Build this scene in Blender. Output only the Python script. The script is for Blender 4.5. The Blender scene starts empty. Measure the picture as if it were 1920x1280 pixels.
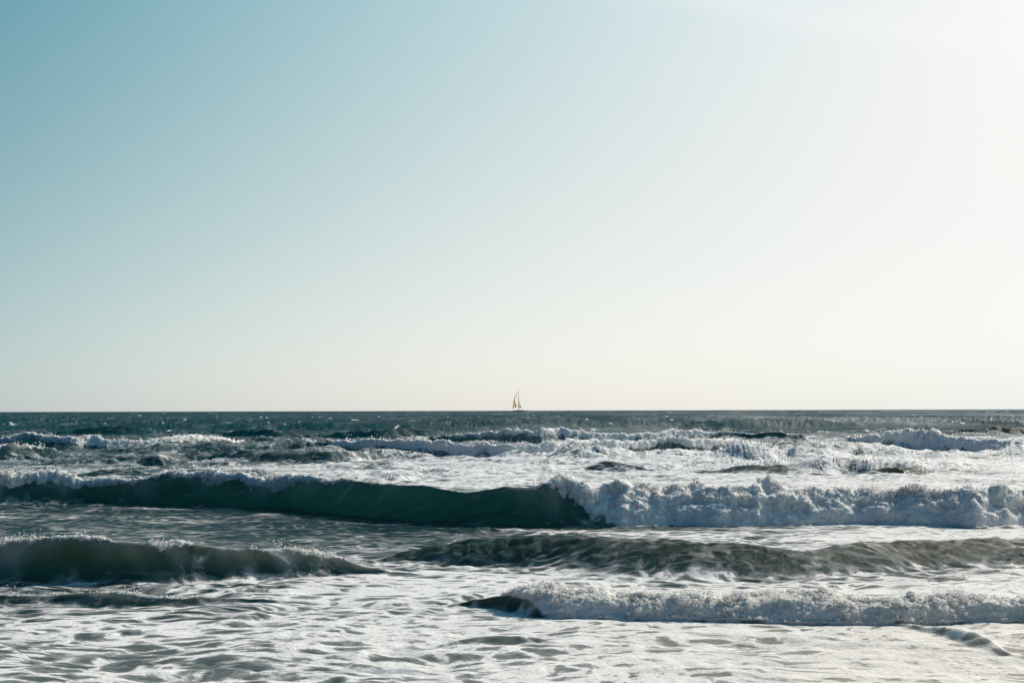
import bpy, bmesh, math, random
import numpy as np
from mathutils import Vector, Matrix

random.seed(7)
rng = np.random.default_rng(11)
scene = bpy.context.scene
COL = scene.collection

# ------------------------------------------------------------------ camera
EYE = 2.5                      # metres above the water
FPX = 2400.0                   # focal length in pixels of the 1920 wide photograph
PITCH = math.atan((767.5 - 640.0) / FPX)
cam_data = bpy.data.cameras.new("camera")
cam = bpy.data.objects.new("camera", cam_data)
COL.objects.link(cam)
cam_data.sensor_width = 36.0
cam_data.lens = 36.0 * FPX / 1920.0
cam_data.clip_start = 0.1
cam_data.clip_end = 90000.0
cam.matrix_world = (Matrix.Translation((0, 0, EYE))
                    @ Matrix.Rotation(math.pi / 2 + PITCH, 4, 'X')
                    @ Matrix.Rotation(-math.atan(5.0 / 1920.0), 4, 'Z'))
scene.camera = cam

# ------------------------------------------------------------------ light
SUN_AZ, SUN_EL = math.radians(46.0), math.radians(36.0)
world = bpy.data.worlds.new("World")
scene.world = world
world.use_nodes = True
wn, wl = world.node_tree.nodes, world.node_tree.links
wn.clear()
w_out = wn.new("ShaderNodeOutputWorld")
w_bg = wn.new("ShaderNodeBackground")
sky = wn.new("ShaderNodeTexSky")
sky.sky_type = 'NISHITA'
sky.sun_disc = False
sky.sun_elevation = SUN_EL
sky.sun_rotation = SUN_AZ
sky.air_density = 1.0
sky.dust_density = 1.0
sky.ozone_density = 1.0
w_bg.inputs["Strength"].default_value = 0.10
# film response of the hazy sky: softened contrast, paler towards the sun and the horizon
tcw = wn.new("ShaderNodeTexCoord")


def wmath(op, a, b=None, c=None):
    q = wn.new("ShaderNodeMath"); q.operation = op
    for i_, v_ in enumerate((a, b, c)):
        if v_ is None: continue
        if isinstance(v_, (int, float)): q.inputs[i_].default_value = v_
        else: wl.new(v_, q.inputs[i_])
    return q.outputs[0]


dotn = wn.new("ShaderNodeVectorMath"); dotn.operation = 'DOT_PRODUCT'
wl.new(tcw.outputs["Generated"], dotn.inputs[0])
dotn.inputs[1].default_value = (math.sin(SUN_AZ) * math.cos(SUN_EL), math.cos(SUN_AZ) * math.cos(SUN_EL), math.sin(SUN_EL))
sepd = wn.new("ShaderNodeSeparateXYZ"); wl.new(tcw.outputs["Generated"], sepd.inputs[0])
zc_ = wmath('MINIMUM', wmath('MAXIMUM', sepd.outputs[2], 0.0), 0.35)
haze_ = wmath('EXPONENT', wmath('MULTIPLY', zc_, -1.0 / 0.3))
cg_ = wmath('MAXIMUM', wmath('MINIMUM', dotn.outputs["Value"], 0.90), 0.31)
away_ = wmath('MINIMUM', wmath('SUBTRACT', dotn.outputs["Value"], 0.31), 0.0)  # unseen sky behind the view, darkened and blued to deepen the foam's shade
high_ = wmath('MINIMUM', wmath('SUBTRACT', 0.35, sepd.outputs[2]), 0.0)  # overhead sky out of view, darkened likewise to lower the fill light
cg2_ = wmath('MULTIPLY', cg_, cg_)
zg_ = wmath('MULTIPLY', cg_, zc_)
sepc = wn.new("ShaderNodeSeparateColor"); wl.new(sky.outputs[0], sepc.inputs[0])
comb = wn.new("ShaderNodeCombineColor")
for ch_, (k0, k1, k2, k3, k4, k5, k6) in enumerate(((0.7282, 4.808, -4.1123, -2.208, 14.6482, -15.8448, 2.8),
                                                    (-0.3236, 2.8533, -2.3352, -0.5922, 7.2289, -6.7868, 1.4),
                                                    (-1.0006, 1.9589, -1.4661, 0.3453, 4.9281, -3.487, 0.72))):
    e_ = wmath('MULTIPLY_ADD', cg_, k1, k0)
    for v_, k_ in ((cg2_, k2), (haze_, k3), (zg_, k4), (zc_, k5), (away_, k6), (high_, k6)):
        e_ = wmath('MULTIPLY_ADD', v_, k_, e_)
    n_ = wmath('POWER', wmath('MULTIPLY', sepc.outputs[ch_], 0.1), 0.25)
    wl.new(wmath('MULTIPLY', wmath('MULTIPLY', wmath('EXPONENT', e_), n_), 10.0), comb.inputs[ch_])
# a faint streak of high cirrus
p1_, p2_ = Vector((0.175, 1.0, 0.322)).normalized(), Vector((0.395, 1.0, 0.285)).normalized()
nrm_ = p1_.cross(p2_).normalized()
dotc = wn.new("ShaderNodeVectorMath"); dotc.operation = 'DOT_PRODUCT'
wl.new(tcw.outputs["Generated"], dotc.inputs[0]); dotc.inputs[1].default_value = tuple(nrm_)
cno = wn.new("ShaderNodeTexNoise"); cno.inputs["Scale"].default_value = 5.0; cno.inputs["Detail"].default_value = 6.0
wl.new(tcw.outputs["Generated"], cno.inputs["Vector"])
cd_ = wmath('MULTIPLY_ADD', wmath('SUBTRACT', cno.outputs["Fac"], 0.5), 0.03, dotc.outputs["Value"])
cd_ = wmath('EXPONENT', wmath('MULTIPLY', wmath('MULTIPLY', cd_, cd_), -1.0 / (0.010 ** 2)))
cir = wn.new("ShaderNodeMix"); cir.data_type = 'RGBA'
wl.new(wmath('MULTIPLY', wmath('MULTIPLY', cd_, cno.outputs["Fac"]), 0.45), cir.inputs[0])
wl.new(comb.outputs[0], cir.inputs[6]); cir.inputs[7].default_value = (9.6, 9.6, 9.5, 1)
wl.new(cir.outputs[2], w_bg.inputs[0])
wl.new(w_bg.outputs[0], w_out.inputs[0])

sun_d = bpy.data.lights.new("sun", 'SUN')
sun_d.energy = 5.0
sun_d.angle = math.radians(0.5)
sun_d.color = (1.0, 0.91, 0.79)
sun = bpy.data.objects.new("sun", sun_d)
COL.objects.link(sun)
to_sun = Vector((math.sin(SUN_AZ) * math.cos(SUN_EL), math.cos(SUN_AZ) * math.cos(SUN_EL), math.sin(SUN_EL)))
sun.rotation_euler = to_sun.to_track_quat('Z', 'Y').to_euler()
sun.location = to_sun * 60

vs = scene.view_settings
vs.view_transform = 'Standard'
vs.look = 'None'
vs.exposure = 0.0
vs.gamma = 1.0
vs.use_curve_mapping = False
scene.cycles.max_bounces = 8
scene.cycles.diffuse_bounces = 4
scene.cycles.transmission_bounces = 4
scene.cycles.caustics_reflective = False
scene.cycles.caustics_refractive = False
scene.cycles.sample_clamp_indirect = 4.0


# ------------------------------------------------------------------ helpers
def tag(o, label=None, cat=None, group=None, kind=None):
    if label: o['label'] = label
    if cat: o['category'] = cat
    if group: o['group'] = group
    if kind: o['kind'] = kind
    return o


def empty(name, loc=(0, 0, 0), rz=0.0):
    o = bpy.data.objects.new(name, None)
    o.location = loc
    o.rotation_euler = (0, 0, rz)
    o.empty_display_size = 0.2
    COL.objects.link(o)
    return o


def mesh_obj(name, verts, faces, mat, parent=None, smooth=True):
    """verts (n,3) array, faces (m,3|4) int array"""
    verts = np.asarray(verts, dtype=np.float32)
    faces = np.asarray(faces, dtype=np.int32)
    me = bpy.data.meshes.new(name)
    k = faces.shape[1]
    me.vertices.add(len(verts))
    me.vertices.foreach_set("co", verts.ravel())
    me.loops.add(faces.size)
    me.loops.foreach_set("vertex_index", faces.ravel())
    me.polygons.add(len(faces))
    me.polygons.foreach_set("loop_start", np.arange(0, faces.size, k, dtype=np.int32))
    me.polygons.foreach_set("loop_total", np.full(len(faces), k, dtype=np.int32))
    me.polygons.foreach_set("use_smooth", np.full(len(faces), smooth, dtype=bool))
    me.materials.append(mat)
    me.update(calc_edges=True)
    o = bpy.data.objects.new(name, me)
    COL.objects.link(o)
    if parent is not None:
        o.parent = parent
    return o


def set_attr(me, name, arr):
    a = me.attributes.new(name, 'FLOAT', 'POINT')
    a.data.foreach_set("value", np.ascontiguousarray(arr, dtype=np.float32).ravel())


def hash2(ix, iy, seed):
    h = (ix.astype(np.int64) * 374761393 + iy.astype(np.int64) * 668265263 + seed * 974634777) & 0xffffffff
    h = ((h ^ (h >> 13)) * 1274126177) & 0xffffffff
    return h ^ (h >> 16)


def perlin(x, y, seed=0):
    ix = np.floor(x); iy = np.floor(y)
    fx = x - ix; fy = y - iy
    sx = fx * fx * fx * (fx * (fx * 6 - 15) + 10)
    sy = fy * fy * fy * (fy * (fy * 6 - 15) + 10)

    def g(dx, dy):
        a = (hash2(ix + dx, iy + dy, seed) & 0xffff).astype(np.float32) * (2 * math.pi / 65536.0)
        return np.cos(a) * (fx - dx) + np.sin(a) * (fy - dy)
    a = g(0, 0); b = g(1, 0); c = g(0, 1); d = g(1, 1)
    return 1.5 * ((a + sx * (b - a)) * (1 - sy) + (c + sx * (d - c)) * sy)


def fbm(x, y, octv=4, seed=0, gain=0.5):
    r = 0; amp = 1.0; tot = 0
    for k in range(octv):
        r = r + amp * perlin(x * 2 ** k + 13.7 * k, y * 2 ** k - 7.1 * k, seed + k)
        tot += amp; amp *= gain
    return r / tot * 1.4


def bubbles(x, y, seed=0):
    """rounded lumps: height of the union of unit-cell half spheres"""
    ix = np.floor(x); iy = np.floor(y)
    best = np.full(x.shape, 9.0, dtype=np.float32)
    for dx in (-1, 0, 1):
        for dy in (-1, 0, 1):
            h = hash2(ix + dx, iy + dy, seed)
            jx = (h & 0x3ff) / 1024.0; jy = ((h >> 10) & 0x3ff) / 1024.0
            sz = 0.75 + 0.5 * ((h >> 20) & 0xff) / 255.0
            dd = ((ix + dx + jx - x) ** 2 + (iy + dy + jy - y) ** 2) / (sz * sz)
            best = np.minimum(best, dd)
    return np.sqrt(np.clip(1.0 - best, 0, 1))


def sstep(a, b, x):
    t = np.clip((x - a) / (b - a), 0, 1)
    return t * t * (3 - 2 * t)


def tan_dip(py):
    """tangent of the angle below the horizon of a photograph row"""
    return np.tan(np.arctan((np.asarray(py, float) - 640.0) / FPX) - PITCH)


def level(px, py):
    """take the camera's roll out of a photograph row"""
    return np.asarray(py, float) + (np.asarray(px, float) - 960.0) * (5.0 / 1920.0)


def at(px, py, d):
    """the point of the place seen at a pixel of the photograph, at distance d"""
    t = tan_dip(level(px, py))
    return Vector(((px - 960.0) / FPX * d, d, EYE - t * d))


# ------------------------------------------------------------------ materials
def new_mat(name):
    m = bpy.data.materials.new(name)
    m.use_nodes = True
    m.node_tree.nodes.clear()
    return m, m.node_tree.nodes, m.node_tree.links


def simple(name, color, rough=0.5, transl=0.0, transl_color=None, noise=0.0, metallic=0.0):
    m, n, l = new_mat(name)
    out = n.new("ShaderNodeOutputMaterial")
    b = n.new("ShaderNodeBsdfPrincipled")
    b.inputs["Roughness"].default_value = rough
    b.inputs["Metallic"].default_value = metallic
    nz = n.new("ShaderNodeTexNoise"); nz.inputs["Scale"].default_value = 1.7; nz.inputs["Detail"].default_value = 6
    geo = n.new("ShaderNodeTexCoord")
    l.new(geo.outputs["Object"], nz.inputs["Vector"])
    r = n.new("ShaderNodeValToRGB")
    r.color_ramp.elements[0].position = 0.3; r.color_ramp.elements[1].position = 0.7
    r.color_ramp.elements[0].color = (*[c * (1 - noise) for c in color], 1)
    r.color_ramp.elements[1].color = (*[min(1, c * (1 + noise)) for c in color], 1)
    l.new(nz.outputs["Fac"], r.inputs["Fac"])
    l.new(r.outputs["Color"], b.inputs["Base Color"])
    if transl > 0:
        t = n.new("ShaderNodeBsdfTranslucent"); t.inputs["Color"].default_value = (*(transl_color or color), 1)
        mx = n.new("ShaderNodeMixShader"); mx.inputs[0].default_value = transl
        l.new(b.outputs[0], mx.inputs[1]); l.new(t.outputs[0], mx.inputs[2]); l.new(mx.outputs[0], out.inputs[0])
    else:
        l.new(b.outputs[0], out.inputs[0])
    return m


def water_material():
    m, n, l = new_mat("sea_water_and_foam")
    out = n.new("ShaderNodeOutputMaterial")

    def attr(name):
        a = n.new("ShaderNodeAttribute"); a.attribute_name = name
        return a.outputs["Fac"]

    def math_(op, a, b=None, c=None, clamp=False):
        q = n.new("ShaderNodeMath"); q.operation = op; q.use_clamp = clamp
        for i, v in enumerate((a, b, c)):
            if v is None: continue
            if isinstance(v, (int, float)): q.inputs[i].default_value = v
            else: l.new(v, q.inputs[i])
        return q.outputs[0]

    def smooth(v, lo, hi):
        q = n.new("ShaderNodeMapRange"); q.interpolation_type = 'SMOOTHSTEP'
        l.new(v, q.inputs["Value"])
        for key, s in (("From Min", lo), ("From Max", hi)):
            if isinstance(s, (int, float)): q.inputs[key].default_value = s
            else: l.new(s, q.inputs[key])
        return q.outputs["Result"]

    tc = n.new("ShaderNodeTexCoord")
    P = tc.outputs["Object"]

    def scaled(sx, sy, sz, loc=(0, 0, 0), src=None):
        q = n.new("ShaderNodeMapping"); l.new(src or P, q.inputs["Vector"])
        q.inputs["Scale"].default_value = (sx, sy, sz); q.inputs["Location"].default_value = loc
        return q.outputs[0]

    def noise(vec, scale, detail=6, rough=0.55, dist=0.0):
        q = n.new("ShaderNodeTexNoise"); q.noise_dimensions = '3D'
        l.new(vec, q.inputs["Vector"])
        q.inputs["Scale"].default_value = scale; q.inputs["Detail"].default_value = detail
        q.inputs["Roughness"].default_value = rough; q.inputs["Distortion"].default_value = dist
        return q

    foam, thick, silt, veil_glare = attr("foam"), attr("thick"), attr("silt"), attr("veil_glare")
    rough = attr("rough")
    # domain warp: foam is drawn out in swirls by the backwash
    wv = noise(scaled(0.5, 0.5, 0.5), 0.9, 3, 0.5)
    wmul = n.new("ShaderNodeVectorMath"); wmul.operation = 'MULTIPLY_ADD'
    l.new(wv.outputs["Color"], wmul.inputs[0]); wmul.inputs[1].default_value = (1.6, 2.2, 1.0); l.new(P, wmul.inputs[2])
    W = wmul.outputs[0]
    big = noise(scaled(0.30, 0.62, 0.8, src=W), 1.0, 10, 0.66, 0.5).outputs["Fac"]
    mid = noise(scaled(1.5, 2.8, 2.0, (4, 9, 0), src=W), 1.0, 9, 0.68, 0.35).outputs["Fac"]
    fine = noise(scaled(6.5, 11.0, 8.0, (1, 3, 0), src=W), 1.0, 6, 0.7, 0.2).outputs["Fac"]
    vor = n.new("ShaderNodeTexVoronoi"); vor.feature = 'DISTANCE_TO_EDGE'
    l.new(scaled(1.0, 1.7, 1.0, src=W), vor.inputs["Vector"]); vor.inputs["Scale"].default_value = 2.2
    lace = math_('SUBTRACT', 1.0, smooth(vor.outputs["Distance"], 0.0, 0.34))
    # combined pattern about 0..1
    pat = math_('ADD', math_('MULTIPLY', big, 0.46), math_('MULTIPLY', mid, 0.46))
    pat = math_('ADD', pat, math_('MULTIPLY', fine, 0.36))
    pat = math_('ADD', pat, math_('MULTIPLY', math_('SUBTRACT', lace, 0.45), 0.14))
    # threshold falls as coverage rises
    thr = math_('MULTIPLY_ADD', foam, -0.28, 0.818)
    dpt = math_('SUBTRACT', pat, thr)
    has = smooth(foam, 0.01, 0.10)
    dense = math_('ADD', math_('MULTIPLY', smooth(dpt, -0.004, 0.018), 0.50), math_('MULTIPLY', smooth(dpt, 0.010, 0.055), 0.48))
    fl = noise(scaled(4.5, 9.0, 8.0, (7, 2, 5), src=W), 1.0, 4, 0.6, 0.2).outputs["Fac"]
    dense = math_('MULTIPLY', dense, math_('SUBTRACT', 1.0, math_('MULTIPLY', smooth(fl, 0.57, 0.65), 0.55)))
    dense = math_('MULTIPLY', dense, has)
    film = math_('MULTIPLY', smooth(dpt, -0.13, 0.015), has)
    tk = smooth(math_('ADD', thick, math_('MULTIPLY', math_('SUBTRACT', mid, 0.5), 0.9)), 0.32, 0.72)
    tk = math_('MULTIPLY', tk, smooth(thick, 0.02, 0.15))
    fst = noise(scaled(0.20, 0.030, 0.1), 1.0, 8, 0.66, 0.2).outputs["Fac"]  # pale streaks painted on the far sea for the brightness of its chop
    fst = math_('MULTIPLY', math_('MULTIPLY', smooth(fst, 0.50, 0.68), math_('MULTIPLY', math_('SUBTRACT', rough, 0.2), 5.0)), 0.13)
    veil_glare = math_('ADD', veil_glare, fst)
    white = math_('MAXIMUM', math_('MAXIMUM', dense, math_('MULTIPLY', film, 0.30)), math_('MAXIMUM', tk, veil_glare), clamp=True)

    # ---- water
    wat = n.new("ShaderNodeBsdfPrincipled")
    cmix = n.new("ShaderNodeMix"); cmix.data_type = 'RGBA'
    l.new(silt, cmix.inputs[0])
    cmix.inputs[6].default_value = (0.004, 0.062, 0.086, 1)
    cmix.inputs[7].default_value = (0.034, 0.066, 0.046, 1)
    l.new(cmix.outputs[2], wat.inputs["Base Color"])
    l.new(rough, wat.inputs["Roughness"])
    wat.inputs["IOR"].default_value = 1.33
    l.new(math_('MULTIPLY_ADD', math_('SUBTRACT', rough, 0.2), -0.97, 0.21), wat.inputs["Specular IOR Level"])
    tr = n.new("ShaderNodeBsdfTranslucent")
    tmix = n.new("ShaderNodeMix"); tmix.data_type = 'RGBA'
    l.new(silt, tmix.inputs[0])
    tmix.inputs[6].default_value = (0.08, 0.40, 0.42, 1)
    tmix.inputs[7].default_value = (0.34, 0.36, 0.16, 1)
    l.new(tmix.outputs[2], tr.inputs["Color"])
    wmx = n.new("ShaderNodeMixShader"); wmx.inputs[0].default_value = 0.45
    l.new(wat.outputs[0], wmx.inputs[1]); l.new(tr.outputs[0], wmx.inputs[2])
    # ripples
    r1 = noise(scaled(1.0, 1.9, 1.0, (3, 1, 0)), 2.2, 6, 0.62, 0.3).outputs["Fac"]
    r2 = noise(scaled(1.0, 2.2, 1.0), 9.0, 5, 0.6, 0.2).outputs["Fac"]
    r0 = noise(scaled(0.10, 0.22, 0.2), 1.0, 5, 0.6, 0.3).outputs["Fac"]
    rip = math_('ADD', r1, math_('MULTIPLY', r2, 0.30))
    rip = math_('ADD', rip, math_('MULTIPLY', math_('MULTIPLY', r0, math_('SUBTRACT', rough, 0.2)), 40.0))
    bw = n.new("ShaderNodeBump"); bw.inputs["Strength"].default_value = 1.0; bw.inputs["Distance"].default_value = 0.13
    l.new(rip, bw.inputs["Height"])
    l.new(bw.outputs[0], wat.inputs["Normal"])
    # ---- foam
    fo = n.new("ShaderNodeBsdfPrincipled")
    fcm = n.new("ShaderNodeMix"); fcm.data_type = 'RGBA'
    l.new(silt, fcm.inputs[0])
    fcm.inputs[6].default_value = (0.85, 0.85, 0.84, 1)
    fcm.inputs[7].default_value = (0.80, 0.75, 0.68, 1)
    grain = noise(scaled(1.0, 1.4, 1.2), 24.0, 5, 0.7).outputs["Fac"]
    gm = n.new("ShaderNodeMix"); gm.data_type = 'RGBA'; gm.blend_type = 'MULTIPLY'; gm.inputs[0].default_value = 1.0
    l.new(fcm.outputs[2], gm.inputs[6])
    gr = n.new("ShaderNodeMapRange"); l.new(grain, gr.inputs["Value"])
    gr.inputs["From Min"].default_value = 0.36; gr.inputs["From Max"].default_value = 0.60
    gr.inputs["To Min"].default_value = 0.72; gr.inputs["To Max"].default_value = 1.04
    l.new(gr.outputs["Result"], gm.inputs[7])
    l.new(gm.outputs[2], fo.inputs["Base Color"])
    fo.inputs["Roughness"].default_value = 0.75
    fo.inputs["Subsurface Weight"].default_value = 0.6
    fo.inputs["Subsurface Scale"].default_value = 0.10
    fo.inputs["Subsurface Radius"].default_value = (0.8, 1.0, 1.1)
    fo.inputs["Specular IOR Level"].default_value = 0.2
    ft = n.new("ShaderNodeBsdfTranslucent"); ft.inputs["Color"].default_value = (0.75, 0.78, 0.78, 1)
    fmx = n.new("ShaderNodeMixShader"); fmx.inputs[0].default_value = 0.03
    l.new(fo.outputs[0], fmx.inputs[1]); l.new(ft.outputs[0], fmx.inputs[2])
    hf = math_('ADD', math_('MULTIPLY', fine, 0.8), math_('MULTIPLY', mid, 1.0))
    hf = math_('ADD', hf, math_('MULTIPLY', noise(P, 22.0, 4, 0.6).outputs["Fac"], 0.35))
    bf = n.new("ShaderNodeBump"); bf.inputs["Strength"].default_value = 0.4; bf.inputs["Distance"].default_value = 0.09
    l.new(hf, bf.inputs["Height"])
    l.new(bf.outputs[0], fo.inputs["Normal"])
    mx = n.new("ShaderNodeMixShader")
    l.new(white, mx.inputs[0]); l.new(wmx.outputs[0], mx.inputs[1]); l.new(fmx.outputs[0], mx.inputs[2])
    l.new(mx.outputs[0], out.inputs[0])
    return m


MAT_SEA = water_material()
MAT_FOAM = simple("whitewater_froth", (0.82, 0.82, 0.81), 0.7, 0.65, (0.98, 0.97, 0.95), 0.03)
MAT_SAND = simple("wet_sand", (0.16, 0.13, 0.09), 0.6, noise=0.2)

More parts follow.
